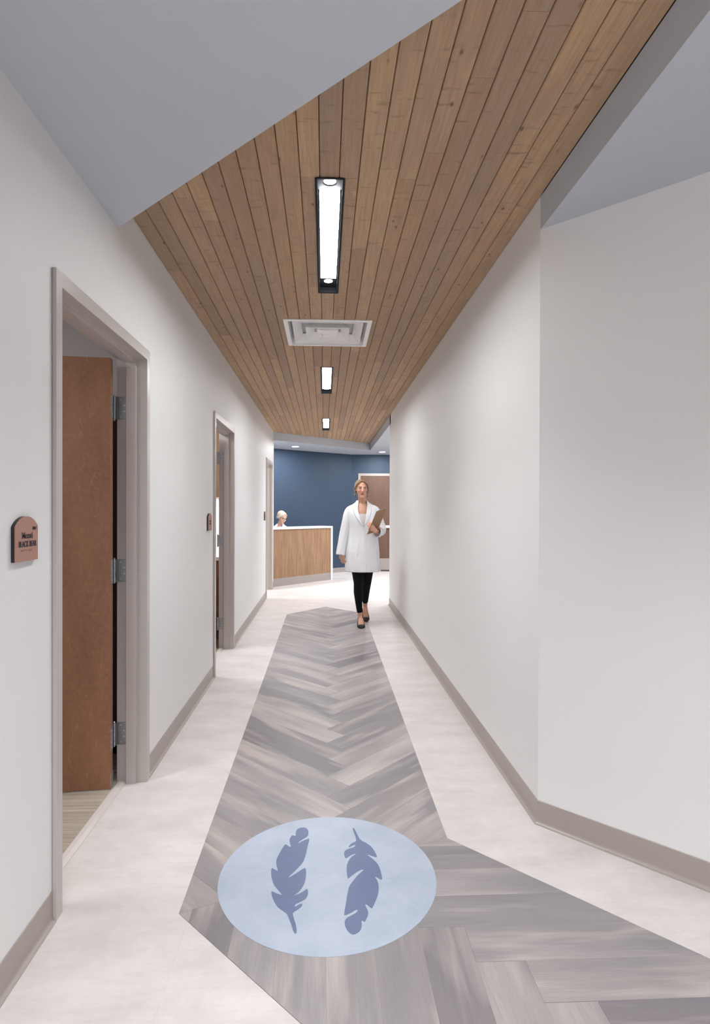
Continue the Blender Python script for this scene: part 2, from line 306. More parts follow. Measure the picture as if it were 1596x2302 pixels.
# ------------------------------------------------------------------ ceiling boards
def subtract(r, h):
    x0, x1, y0, y1 = r; a0, a1, b0, b1 = h
    if a0 >= x1-1e-6 or a1 <= x0+1e-6 or b0 >= y1-1e-6 or b1 <= y0+1e-6: return [r]
    out = []
    if b0 > y0: out.append((x0, x1, y0, b0))
    if b1 < y1: out.append((x0, x1, b1, y1))
    m0, m1 = max(y0, b0), min(y1, b1)
    if a0 > x0+.001: out.append((x0, a0, m0, m1))
    if a1 < x1-.001: out.append((a1, x1, m0, m1))
    return out
FX0, FX1 = -.036, .075
FIX = [(2.413, 3.678), (5.603, 6.866), (8.780, 10.045)]
HOLES = [(FX0, FX1, a, b) for a, b in FIX]+[(-.295, .335, 4.21, 4.86)]
cb = MB(); BW = (R-L)/23
for i in range(23):
    x0 = L+BW*i; y = .35-random.random()*1.5
    while y < 12.3:
        ln = random.choice([.9, 1.5, 2.1, 2.6, 3.1, 3.6])*(.9+.2*random.random()); y1 = min(y+ln, 12.3); ox, oy = random.random()*60, random.random()*60
        rs = [(x0, x0+BW, max(y, .35), y1)]
        if y1 < .4: y = y1; continue
        for h in HOLES: rs = [q for r in rs for q in subtract(r, h)]
        uvf = (lambda ox, oy: (lambda v: (v.y+ox, v.x+oy)))(ox, oy)
        for (a0, a1, b0, b1) in rs:
            e = .0036; i0 = len(cb.v); e0 = e if abs(a0-x0) < 1e-4 else 0; e1 = e if abs(a1-x0-BW) < 1e-4 else 0; be = .0005
            prof = [(a0+.0011, ZW+.012), (a0+.0011, ZW+e), (a0+e0, ZW), (a1-e1, ZW), (a1-.0011, ZW+e), (a1-.0011, ZW+.012)]
            cb.v += [Vector((px, b0+be, pz)) for px, pz in prof]+[Vector((px, b1-be, pz)) for px, pz in prof]
            for q in range(5): cb.f.append([i0+q, i0+q+1, i0+q+7, i0+q+6][::-1]); cb.uv.append(uvf); cb.mi.append(0)
            cb.f.append([i0+q for q in range(6)]); cb.f.append([i0+6+q for q in range(6)][::-1]); cb.uv += [uvf]*2; cb.mi += [0]*2
        y = y1
struct('ceiling', cb, WOODC)
bk = MB(); rs = [(L-.02, R+.02, .3, 12.3)]
for h in HOLES: rs = [q for r in rs for q in subtract(r, h)]
for r in rs: bk.box(r[0], r[1], r[2], r[3], ZW+.0125, ZW+.03)
struct('ceiling', bk, plain('board_backing', (70, 52, 40), .8))
struct('ceiling', MB().box(-5.2, 5.2, -3.3, 13.4, 2.95, 3.05), ROOMW)
# lowered plaster ceilings (their vertical faces are the bulkheads)
def soffit(poly):
    m = MB().prism(poly, ZG, ZW-.001); struct('ceiling', m, SOFFIT)
soffit([(L, 2.588), (R, .798), (R, 2.51), (4.6, -1.22), (4.6, -3.2), (L, -3.2)])
A0, A1 = (L, 10.34), (R, 12.0)
soffit([(-5.1, 10.27), (L-.0005, 10.27), A0, A1, (R, 8.27), (5.1, 8.27), (5.1, 13.3), (-5.1, 13.3)])
struct('ceiling', MB().box(-5.1, L-.12, .4, 10.27, 2.6, 2.7), ROOMW)
# ------------------------------------------------------------------ walls
D1, D2, D3 = (1.975, 3.011), (4.784, 5.824), (9.029, 10.064)
T0, DH = .12, 2.184; IN = .045
wl = MB(); prev = -3.2
for a, b in (D1, D2, D3):
    wl.box(L-T0, L, prev, a+.012, 0, 2.95); wl.box(L-T0, L, a+.012, b-.012, DH-.012, 2.95); prev = b-.012
wl.box(L-T0, L, prev, 10.39, 0, 2.95); wl.box(-5.1, L-T0, 10.27, 10.39, 0, 2.95)
struct('wall_left', wl, WALL)
ax, ay = Vector((.70, -.714)).normalized()
wr = MB().prism([(R, 2.51), (R, 8.385), (5.1, 8.385), (5.1, 8.265), (R+.12, 8.265), (R+.12, 2.56), (R+.12+ax*5.2, 2.56+ay*5.2), (R+ax*5.2, 2.51+ay*5.2)], 0, 2.95)
struct('wall_right', wr, WALL)
BB = (.60, 12.95); bd = Vector((-1.611, -1.15)).normalized()
struct('wall_back', MB().prism([(5.1, 12.95), BB, (BB[0]+bd.x*5.2, BB[1]+bd.y*5.2), (BB[0]+bd.x*5.2-.1, BB[1]+bd.y*5.2+.14), (BB[0]-.04, 13.08), (5.1, 13.08)], 0, 2.95), BLUE)
struct('wall_front', MB().box(-1.1, 5.2, -3.3, -3.18, 0, 2.95), WALL)
struct('wall_far_right', MB().box(5.05, 5.2, -3.3, 13.3, 0, 2.95), WALL)
struct('wall_exam_rooms', MB().box(-4.3, -4.2, .8, 10.3, 0, 2.95).box(-4.3, L-T0, .8, .9, 0, 2.95).box(-4.2, L-T0, 3.55, 3.65, 0, 2.95).box(-4.2, L-T0, 6.75, 6.85, 0, 2.95), ROOMW)
# vinyl cove base
PROF = [(.000, .1016), (.0015, .1026), (.0032, .1005), (.0032, .020), (.0040, .0125), (.0065, .0075), (.0110, .0045), (.0158, .0036), (.0168, .0028), (.0168, 0), (0, 0)]
def cove(name, path, flip=1):
    m = MB(); n = len(path); rings = []
    for k in range(n):
        p = Vector(path[k]); a = (p-Vector(path[k-1])).normalized() if k else None; b = (Vector(path[k+1])-p).normalized() if k < n-1 else None
        a = a or b; b = b or a; na, nb = Vector((-a.y, a.x))*flip, Vector((-b.y, b.x))*flip; mt = (na+nb); mt = mt/(mt.dot(na))
        i = len(m.v); m.v += [Vector((p.x+mt.x*q[0], p.y+mt.y*q[0], q[1])) for q in PROF]; rings.append(i)
    for r0, r1 in zip(rings, rings[1:]):
        for j in range(len(PROF)): jj = (j+1) % len(PROF); m.f.append([r0+j, r0+jj, r1+jj, r1+j][::flip]); m.uv.append(None); m.mi.append(0)
    for r0 in (rings[0], rings[-1]): m.f.append([r0+j for j in range(len(PROF))]); m.uv.append(None); m.mi.append(0)
    o = struct(name, m, BASE); return o
for a, b in ((-3.1, D1[0]), (D1[1], D2[0]), (D2[1], D3[0])): cove('baseboard_left', [(L, a), (L, b-.001)], -1)
cove('baseboard_left', [(L, D3[1]), (L, 10.39), (L-2.0, 10.39)], -1)
cove('baseboard_right', [(3.5, 8.385), (R, 8.385), (R, 2.51), (R+ax*4.5, 2.51+ay*4.5)], 1) if False else cove('baseboard_right', [(R+ax*4.5, 2.51+ay*4.5), (R, 2.51), (R, 8.385), (3.5, 8.385)], 1)
LB = plain('light_vinyl_base', (158, 149, 144), .45)
o = cove('baseboard_back', [(.746, 12.95), BB, (BB[0]+bd.x*4.2, BB[1]+bd.y*4.2)], 1); o.data.materials.clear(); o.data.materials.append(LB)
# ------------------------------------------------------------------ hollow metal door frames on the left wall
def door_frame(n, y0, y1, fm):
    e = empty('door_%d' % n, (L, (y0+y1)/2, 0), kind='structure')
    fx = L+.015; bx = L-.135; m = MB(); F_ = .045
    prof = [(fx, 0), (fx, F_), (-.945, F_), (-.945, F_+.0165), (-.993, F_+.0165), (-.993, F_), (bx, F_), (bx, 0), (bx+.012, 0), (bx+.012, F_-.008), (fx-.0135, F_-.008), (fx-.0135, 0)]
    # profile x = depth, second = distance inward from the outer edge; swept round left jamb, head, right jamb
    zt = DH; rings = []
    for (yo, zo, dy, dz) in ((y0, 0, 1, 0), (y0, zt, 1, -1), (y1, zt, -1, -1), (y1, 0, -1, 0)):
        i = len(m.v); m.v += [Vector((x, yo+dy*t, zo+dz*t*1.15)) for x, t in prof]; rings.append(i)
    k = len(prof)
    for a, b in zip(rings, rings[1:]):
        for j in range(k): m.f.append([a+j, a+(j+1) % k, b+(j+1) % k, b+j]); m.uv.append(None); m.mi.append(0)
    for r in (rings[0], rings[-1]): m.f.append([r+j for j in range(k)]); m.uv.append(None); m.mi.append(0)
    m.build('door_frame', fm, e, bevel=.0012)
    return e
def hinge(e, y, z, px=-1.052, door=True, ang=0.0):
    # leaf on the jamb, barrel, leaf let into the door edge
    h = MB().box(-1.041, -.9955, y-.0022, y, z-.057, z+.057).build('hinge', STEEL, e, bevel=.0008)
    k = MB()
    for q in range(5): k.tube([(px, y-.012, z-.057+q*.0228+.0006), (px, y-.012, z-.057+(q+1)*.0228-.0006)], .0068, 14)
    k.ball((px, y-.012, z+.059), .0062, 10, 6); k.ball((px, y-.012, z-.059), .0062, 10, 6)
    k.box(px, -1.038, y-.0135, y-.0108, z-.057, z+.057)
    k.build('knuckle', STEEL, h, smooth=False)
    sc = MB()
    for sx, sz in ((-1.024, .042), (-1.006, .015), (-1.006, -.015), (-1.024, -.042)): sc.tube([(sx, y-.0022, z+sz), (sx, y-.0036, z+sz)], .0040, 10)
    sc.build('screw', CAULK, h)
    return h
def leaf(e, pivot, ang, mat, hinges, w=.93, h=2.115):
    # door slab swung into the room about the hinge side
    m = MB(); m.box(-w, 0, -.044, 0, .012, h, uvs=None)
    R_ = Matrix.Translation((*pivot, 0)) @ Matrix.Rotation(ang, 4, 'Z'); inv = R_.inverted(); m.xform(R_)
    sl = m.build('door_leaf', mat, e, planar=None, bevel=.0015)
    sl_uv = sl.data.uv_layers[0]
    for p in sl.data.polygons:
        for li in p.loop_indices:
            v = inv @ (sl.data.vertices[sl.data.loops[li].vertex_index].co+Vector(e.location)); sl_uv.data[li].uv = (v.x+v.y*.7, v.z)
    for z in hinges:
        q = MB().box(-.002+.0002, .0016, -.040, -.003, z-.057, z+.057).xform(R_).build('hinge_plate', STEEL, e)
        s_ = MB()
        for dz in (-.042, -.015, .015, .042): s_.tube([(.0016, -.026 if abs(dz) > .02 else -.034, z+dz), (.003, -.026 if abs(dz) > .02 else -.034, z+dz)], .0035, 8)
        s_.xform(R_).build('screw', CAULK, q)
    MB().box(-w, .0, -.042, -.002, .006, .012).xform(R_).build('door_sweep', STEEL, e)
    MB().box(-.0005, .0022, -.043, -.001, .014, .085).xform(R_).build('edge_guard', STEEL, e)
    return sl
HZ = (.250, 1.070, 1.885)
e1 = door_frame(1, *D1, FRAME)
for z in HZ: hinge(e1, D1[1]-.046, z)
leaf(e1, (-1.046, 2.917), math.radians(6.5), DOORW, HZ)
def strip(e, y0, y1):
    m = MB(); P = [(-1.036, 0), (-1.036, .009), (-1.030, .0125), (-1.012, .0115), (-.9965, .003), (-.995, 0)]
    i = len(m.v); m.v += [Vector((x, y0, z)) for x, z in P]+[Vector((x, y1, z)) for x, z in P]
    for j in range(6): jj = (j+1) % 6; m.f.append([i+j, i+jj, i+6+jj, i+6+j]); m.uv.append(None); m.mi.append(0)
    m.f += [[i+j for j in range(6)], [i+6+j for j in range(6)]]; m.uv += [None]*2; m.mi += [0]*2
    m.build('threshold_strip', RED, e)
strip(e1, D1[0]+.047, D1[1]-.047)
e2 = door_frame(2, *D2, FRAME)
for z in HZ: hinge(e2, D2[1]-.046, z)
leaf(e2, (-1.075, 5.725), math.radians(4), DOORW, HZ)
strip(e2, D2[0]+.047, D2[1]-.047)
e3 = door_frame(3, *D3, FRAME2)
struct('floor', MB().box(-4.2, -1.036, .9, 3.55, 0, .008), CARP)
struct('floor', MB().box(-4.2, -1.036, 3.65, 6.75, 0, .008), CARP)
# tall dark cabinet-shaped block put in the gap behind the open door
dark_block = empty('tall_dark_block', (-1.35, 3.40, .008), 'tall dark cabinet-shaped block filling the gap behind the open brown door', 'cabinet')
MB().box(-1.75, -1.06, 3.28, 3.54, .10, 2.0).build('body', DARKIN, dark_block, bevel=.003)
MB().box(-1.73, -1.08, 3.30, 3.53, .008, .10).build('plinth', BLK, dark_block)
for x0, x1 in ((-1.745, -1.408), (-1.402, -1.065)):
    dd = MB().box(x0, x1, 3.262, 3.28, .11, 1.99).build('cabinet_door', DARKIN, dark_block)
# cabinets in the second exam room
def cabinet(name, label, x0, x1, y0, y1, z0, z1, fronts, mat=OAK, plinth=False):
    e = empty(name, ((x0+x1)/2, (y0+y1)/2, z0), label, 'cabinet')
    MB().box(x0, x1, y0+.02, y1, z0+(.1 if plinth else 0), z1).build('body', mat, e)
    if plinth: MB().box(x0, x1, y0+.07, y1, z0, z0+.1).build('plinth', BASE, e)
    for (a, b, c, d_) in fronts:
        f_ = MB().box(a+.002, b-.002, y0, y0+.019, c+.002, d_-.002).build('drawer' if (d_-c) < .4 else 'cabinet_door', mat, e)
        MB().tube([((a+b)/2-.06, y0-.03, d_-.05), ((a+b)/2+.06, y0-.03, d_-.05)], .005, 8).tube([((a+b)/2-.05, y0-.03, d_-.05), ((a+b)/2-.05, y0, d_-.05)], .004, 6).tube([((a+b)/2+.05, y0-.03, d_-.05), ((a+b)/2+.05, y0, d_-.05)], .004, 6).build('handle', STEEL, f_)
    return e
cabinet('base_cabinet', 'light oak drawer cabinet under the white counter beyond the second doorway', -2.0, -1.04, 6.15, 6.74, .008, .84, [(-1.46, -1.05, .65, .835), (-1.46, -1.05, .40, .65), (-1.46, -1.05, .11, .40), (-1.99, -1.46, .11, .835)], plinth=True)
ct = MB().box(-2.0, -1.04, 6.12, 6.74, .841, .880).build('countertop', QUARTZ, bevel=.002); tag(ct, 'white counter slab on the oak drawers beyond the second doorway', 'countertop')
cabinet('wall_cabinet', 'oak wall cabinet hung above the white counter beyond the second doorway', -2.0, -1.04, 6.35, 6.74, 1.51, 2.35, [(-1.46, -1.05, 1.52, 2.34), (-1.99, -1.46, 1.52, 2.34)])
area('under_cabinet_light', (-1.4, 6.5, 1.50), .8, .05, 7, (.9, .95, 1))
# ------------------------------------------------------------------ ceiling luminaires
RS = .026; SPOT_W = 17
def fixture(y0, y1, label):
    e = empty('ceiling_light', ((FX0+FX1)/2, (y0+y1)/2, ZW), label, 'ceiling light', 'recessed linear lights down the board ceiling'); e['_o'] = tuple(e.location)
    x0, x1 = FX0, FX1; t = .0030; zt = ZW+.062; ly0, ly1 = y0+.122, y1-.232
    ly0, ly1 = y0+.145, y1-.19
    m = MB()
    for (a, b, c, d_) in ((x0, x0+t, y0, y1), (x1-t, x1, y0, y1), (x0+t, x1-t, y0, y0+t), (x0+t, x1-t, y1-t, y1)): m.box(a, b, c, d_, ZW-.004, zt)
    m.box(x0-.008, x0+t, y0-.004, y1+.004, ZW-.005, ZW-.0022); m.box(x1-t, x1+.008, y0-.004, y1+.004, ZW-.005, ZW-.0022)
    m.box(x0, x1, y0-.008, y0+t, ZW-.005, ZW-.0022); m.box(x0, x1, y1-t, y1+.008, ZW-.005, ZW-.0022)
    m.build('housing', BLK, e)
    MB().box(x0+.0105, x1-.0105, ly0, ly1, ZW+.013, ZW+.018).build('diffuser', LENSM, e)
    b = MB().box(x0+t, x1-t, y0+t, ly0-.001, ZW+.030, ZW+.034).box(x0+t, x1-t, ly1+.001, y1-t, ZW+.030, ZW+.034)
    b.box(x0+t, x0+.0102, ly0, ly1, ZW+.004, ZW+.034).box(x1-.0102, x1-t, ly0, ly1, ZW+.004, ZW+.034)
    b.build('end_plate', BLK, e)
    for yc in (y0+.075, y1-.105):
        s_ = MB().tube([(.0195, yc, ZW+.0285), (.0195, yc, ZW+.030)], RS, 28).build('spotlight', SPOTM, e)
        rg = MB(); n = 28
        for k in range(n):
            a, b2 = 2*PI*k/n, 2*PI*(k+1)/n
            rg.face([(.0195+RS*math.cos(a), yc+RS*math.sin(a), ZW+.028), (.0195+.033*math.cos(a), yc+.033*math.sin(a), ZW+.026), (.0195+.033*math.cos(b2), yc+.033*math.sin(b2), ZW+.026), (.0195+RS*math.cos(b2), yc+RS*math.sin(b2), ZW+.028)])
        rg.build('trim_ring', BLK, s_)
    for yc in (y0+.075, y1-.105):        # the two small downlights of the luminaire
        l = bpy.data.lights.new('spot_beam', 'SPOT'); l.energy = SPOT_W; l.spot_size = math.radians(96); l.spot_blend = .9; l.shadow_soft_size = .02; l.color = (.95, .98, 1)
        so_ = bpy.data.objects.new('spot_beam', l); C.objects.link(so_); so_.location = (.0195, yc, ZW+.012)
    return e
for (a, b), lb in zip(FIX, ('long recessed black-framed linear light nearest in the board ceiling, before the white vent', 'recessed linear light midway down the board ceiling, just past the white vent', 'smallest and farthest recessed linear light in the board ceiling')):
    fixture(a, b, lb)
# air diffuser
e = empty('air_vent', (.02, 4.535, ZW), 'square white louvred air vent in the board ceiling', 'vent')
def sq(m, h0, z0, h1, z1, cx=.02, cy=4.535, flip=False):
    for k in range(4):
        def pt(h, z, q): a = PI/4+PI/2*q; return (cx+h*math.copysign(1, math.cos(a)), cy+h*1.03*math.copysign(1, math.sin(a)), z)
        q = [pt(h0, z0, k), pt(h0, z0, k+1), pt(h1, z1, k+1), pt(h1, z1, k)]; m.face(q[::-1] if flip else q)
m = MB(); sq(m, .323, ZW-.001, .323, ZW-.007); sq(m, .323, ZW-.007, .292, ZW-.008); sq(m, .292, ZW-.008, .272, ZW+.068); m.build('frame', WHITE, e)
for h, z, top in ((.262, ZW-.004, .060), (.165, ZW-.014, .056)):
    m = MB(); sq(m, h, z, h-.006, z-.001); sq(m, h-.006, z-.001, h-.062, z+top); sq(m, h, z, h, z+.006); sq(m, h, z+.006, h-.058, z+top+.003); m.build('louvre', WHITE, e)
m = MB(); sq(m, .082, ZW-.002, .035, ZW-.020); m.face([(.02-.035, 4.535-.036, ZW-.02), (.02-.035, 4.535+.036, ZW-.02), (.02+.035, 4.535+.036, ZW-.02), (.02+.035, 4.535-.036, ZW-.02)]); sq(m, .082, ZW-.002, .075, ZW+.03); m.build('centre_cone', WHITE, e)
m = MB(); m.box(-.27, .31, 4.24, 4.83, ZW+.072, ZW+.08); m.build('duct', plain('duct_inside', (210, 208, 208), .7), e)
# lobby downlights
for i, (x, y, lb) in enumerate(((-.573, 11.385, 'round recessed downlight in the lobby ceiling above the reception desk'), (1.221, 12.309, 'round recessed downlight in the lobby ceiling above the far brown door'))):
    e = empty('downlight', (x, y, ZG), lb, 'ceiling light', 'round downlights in the lobby ceiling')
    MB().tube([(x, y, ZG-.0025), (x, y, ZG+.001)], .078, 32).build('trim_ring', WHITE, e); MB().tube([(x, y, ZG-.0045), (x, y, ZG-.002)], .062, 32).build('lens', DOWN, e)
# ------------------------------------------------------------------ room signs
def text_mesh(txt, size, name, parent, mat, origin, sx=1.0, bold=.0, align='CENTER', ext=.0012):
    cu = bpy.data.curves.new(name, 'FONT'); cu.body = txt; cu.size = size; cu.align_x = align; cu.extrude = ext; cu.offset = bold
    ob = bpy.data.objects.new(name, cu); C.objects.link(ob); dg = bpy.context.evaluated_depsgraph_get(); me = bpy.data.meshes.new_from_object(ob.evaluated_get(dg)); bpy.data.objects.remove(ob)
    me.materials.clear(); me.materials.append(mat)
    # text x runs along +Y of the wall, text y along +Z, normal +X
    me.transform(Matrix(((0, 0, 1, origin[0]-parent.location.x), (sx, 0, 0, origin[1]-parent.location.y), (0, 1, 0, origin[2]-parent.location.z), (0, 0, 0, 1))))
    o = bpy.data.objects.new(name, me); C.objects.link(o); o.parent = parent; return o
def sign(yc, z0, label, full):
    e = empty('room_sign', (L, yc, z0), label, 'sign', 'arched copper room signs beside the doorways'); w_, hs = .132, .104
    arc = [(-w_/2, 0), (w_/2, 0), (w_/2, hs)]; rr = .088; h0 = math.asin(w_/2/rr)
    arc += [(rr*math.sin(a), hs+rr*(math.cos(a)-math.cos(h0))) for a in [h0-2*h0*k/24 for k in range(1, 24)]]+[(-w_/2, hs)]
    def slab(x0, x1, name, mat):
        m = MB(); n = len(arc); m.v = [Vector((x0, yc+a, z0+b)) for a, b in arc]+[Vector((x1, yc+a, z0+b)) for a, b in arc]
        m.f = [[k for k in range(n)][::-1], [n+k for k in range(n)]]+[[k, (k+1) % n, n+(k+1) % n, n+k] for k in range(n)]; m.uv = [None]*len(m.f); m.mi = [0]*len(m.f)
        return m.build(name, mat, e)
    slab(L, L+.0105, 'sign_core', SIGNB); slab(L+.0105, L+.013, 'sign_face', COPPER)
    fx = L+.013
    if full:
        text_mesh('1034', .0135, 'number', e, INK, (fx, yc+.054, z0+.093), .85, .0001, 'RIGHT')
        text_mesh('Mo:nti', .0265, 'lettering', e, INK, (fx, yc+.001, z0+.068), .92, .0003)
        text_mesh('BLACK BEAR', .0245, 'lettering', e, INK, (fx, yc+.003, z0+.043), .74, .0003)
        br = MB()
        for gx, pat in zip((0, .0075, .015, .0225, .030, .045, .0525, .060), ('1010', '1011', '10', '10', '1001', '1010', '0110', '0111')):
            for k, c in enumerate(pat):
                if c == '1': br.ball((fx, yc-.036+gx+(k % 2)*.0026, z0+.034-(k//2)*.003), .0011, 6, 4)
                if k == 0: br.ball((fx, yc-.036+gx+.0026, z0+.031), .0011, 6, 4)
        br.build('braille', INK, e)
    else:
        m = MB()
        for row, n in ((.066, 6), (.046, 6)):
            for k in range(n): m.box(fx, fx+.001, yc-.026+k*.0088, yc-.026+k*.0088+.0062, z0+row, z0+row+.014)
        m.build('lettering', INK, e)
    return e
sign(1.788, 1.223, 'copper arched sign reading BLACK BEAR on the near left wall', True)
sign(4.588, 1.214, 'small copper arched sign on the wall just before the second doorway', False)
sign(8.80, 1.214, 'tiny edge-on arched sign beside the farthest left doorway', False)
# ------------------------------------------------------------------ reception desk
q0 = Vector((L+.002, 10.318)); q1 = Vector((.162, 11.425)); dd = (q1-q0).normalized(); nn = Vector((-dd.y, dd.x))   # nn points behind the desk
def dk(a, b): return tuple(q0+dd*a+nn*b)
LN = (q1-q0).length; e = empty('reception_desk', (*dk(LN/2, .15), 0), 'oak-fronted reception desk with white waterfall counter at the hall end', 'desk')
def dbox(a0, a1, b0, b1, z0, z1):       # cut round the end of the left wall
    P = ccw([dk(a0, b0), dk(a1, b0), dk(a1, b1), dk(a0, b1)]); m = MB()
    A = clip(P, [(L+.002, 9), (9, 9), (9, 14), (L+.002, 14)]); B_ = clip(P, [(-9, 10.392), (L+.002, 10.392), (L+.002, 14), (-9, 14)])
    for q in (A, B_):
        if len(q) > 2: m.prism(q, z0, z1)
    return m
dbox(0, LN, 0, .32, 1.020, 1.055).build('countertop', QUARTZ, e, bevel=.0015)
dbox(LN-.042, LN, 0, .32, 0, 1.0198).build('waterfall_panel', QUARTZ, e)
fp = dbox(0, LN-.0425, .022, .06, .142, 1.0198).build('front_panel', OAK, e)
dbox(0, LN-.0425, .020, .06, 0, .1418).build('kick_base', LB, e)
dbox(0.02, LN-.0425, .061, .29, .70, .735).build('work_surface', QUARTZ, e)
# ------------------------------------------------------------------ far exit door in the blue wall
e = empty('door_4', (1.25, 12.95, 0), kind='structure')
m = MB(); X0, X1 = .747, 1.80
m.box(X0, X0+.055, 12.93, 12.949, 0, 2.19).box(X1-.055, X1, 12.93, 12.949, 0, 2.19).box(X0+.055, X1-.055, 12.93, 12.949, 2.135, 2.19); m.build('door_frame', LB, e, bevel=.001)
MB().box(X0+.056, X1-.056, 12.936, 12.949, .012, 2.133).build('door_leaf', FARDOOR, e)
MB().box(X0+.066, X1-.066, 12.9345, 12.936, .035, .29).build('kick_plate', plain('satin_plate', (158, 146, 141), .5, .2), e)
pb = MB().box(X0+.36, X1-.09, 12.88, 12.905, .975, 1.03).build('push_bar', WHITE, e, bevel=.003)
MB().box(X0+.30, X0+.37, 12.88, 12.936, .965, 1.04).box(X1-.14, X1-.075, 12.88, 12.936, .965, 1.04).build('bar_bracket', STEEL, pb)

# ------------------------------------------------------------------ people
def skin_mat(name, base, lip, brow, hc, rot, iris=(70, 62, 58)):
    # skin with lips, brows and eyes coloured on the head (head-local frame: face looks along -Y)
    t = NT(name, .5, 0, .35); t.b.inputs['Subsurface Weight'].default_value = .06; t.b.inputs['Subsurface Radius'].default_value = (.01, .004, .002)
    v = t.coord('Object', loc=tuple(hc), rot=tuple(rot), vtype='TEXTURE')
    sx = t.node('ShaderNodeSeparateXYZ'); t.l.new(v, sx.inputs[0]); X, Y, Z = sx.outputs; ab = t.math('ABSOLUTE', X)
    def ell(ux, cx, cz, rx, rz, soft=.25, ymax=-.05):
        a = t.math('DIVIDE', t.math('SUBTRACT', ux, cx), rx); b = t.math('DIVIDE', t.math('SUBTRACT', Z, cz), rz)
        d = t.math('ADD', t.math('MULTIPLY', a, a), t.math('MULTIPLY', b, b)); m_ = t.math('MULTIPLY', t.math('SUBTRACT', 1+soft, d), 1/soft/2, clamp=True)
        return t.math('MULTIPLY', m_, t.math('LESS_THAN', Y, ymax))
    c = t.mix(t.noise(v, 30, 3), lin(base), lin(tuple(x*.96 for x in base)))
    c = t.mix(t.math('MULTIPLY', ell(ab, .036, -.022, .020, .018, .8), .35), c, lin((214, 140, 122)))
    c = t.mix(t.math('MULTIPLY', ell(ab, .029, .012, .019, .013, .8), .40), c, lin((150, 104, 88)))
    c = t.mix(t.math('MULTIPLY', ell(ab, .030, .028, .019, .0035, .6), .85), c, lin(brow))
    c = t.mix(ell(X, 0, -.056, .022, .0085, .4), c, lin(lip))
    c = t.mix(ell(X, 0, -.0565, .021, .0012, .4), c, lin((110, 56, 52)))
    c = t.mix(ell(ab, .0295, .010, .0135, .0056, .2), c, lin((70, 54, 48)))
    c = t.mix(ell(ab, .0295, .0095, .0118, .0042, .2), c, lin((226, 220, 216)))
    c = t.mix(ell(ab, .0295, .0098, .0050, .0046, .2), c, lin(iris))
    t.color(c); return t.m
def head_parts(m, c, rot):
    i0 = len(m.v)
    m.ball((0, .015, .025), (.072, .088, .084), 28, 18)
    m.ball((0, -.026, -.015), (.060, .062, .082), 28, 18)
    m.ball((0, -.030, -.066), (.047, .046, .040), 22, 14)
    m.ball((0, -.064, -.094), (.020, .020, .017), 14, 10)
    m.tube([(0, -.080, .014), (0, -.096, -.012), (0, -.104, -.024)], [(.008, .010), (.0095, .011), (.0105, .010)], 10)
    m.ball((0, -.103, -.025), (.0115, .011, .0095), 12, 8)
    for s_ in (-1, 1):
        m.ball((s_*.011, -.094, -.028), (.0075, .010, .007), 10, 6)
        m.ball((s_*.026, -.078, .027), (.024, .012, .008), 12, 8)
        m.ball((s_*.036, -.058, -.022), (.021, .024, .020), 14, 8)
        m.ball((s_*.0295, -.0715, .009), (.0135, .0125, .0095), 12, 8)
        m.ball((s_*.073, .012, -.008), (.009, .019, .031), 12, 10)
    m.ball((0, -.084, -.0515), (.021, .0095, .0058), 12, 6); m.ball((0, -.083, -.0615), (.018, .0100, .0064), 12, 6)
    m.xform(Matrix.Translation(c) @ Euler(rot).to_matrix().to_4x4(), i0)
def remesh(o, vox, smooth=3):
    r = o.modifiers.new('remesh', 'REMESH'); r.mode = 'VOXEL'; r.voxel_size = vox; r.use_smooth_shade = True
    if smooth: s_ = o.modifiers.new('smooth', 'SMOOTH'); s_.factor = .5; s_.iterations = smooth
def hair_shell(m, c, rot, seed=0):
    # pulled-back hair: the face comes forward through it, so the hairline is where the two meet
    i0 = len(m.v)
    m.ball((0, .034, .031), (.079, .091, .0835), 36, 22)
    for s_ in (-1, 1):
        for k in range(4):
            a = k*.012
            m.tube([(s_*.003, -.052+a, .094+a*.35), (s_*.034, -.054+a, .080+a*.4), (s_*.062, -.044+a, .048+a*.3), (s_*.0765, -.018+a*.6, .012), (s_*.079, .012+a*.5, -.014), (s_*.070, .045+a*.4, -.038), (s_*.045, .085, -.045)], [.007, .0095, .0105, .0105, .0105, .0105, .008], 10)
    m.ball((0, .075, -.02), (.062, .045, .052), 20, 12)
    m.xform(Matrix.Translation(c) @ Euler(rot).to_matrix().to_4x4(), i0)
def hair_mat(name, a, b):
    t = NT(name, .45, 0, .4); g = t.noise(t.coord('Object', (90, 90, 8)), 2.5, 4, .6); t.color(t.mix(g, lin(a), lin(b))); t.bump(g, .5, .003); return t.m
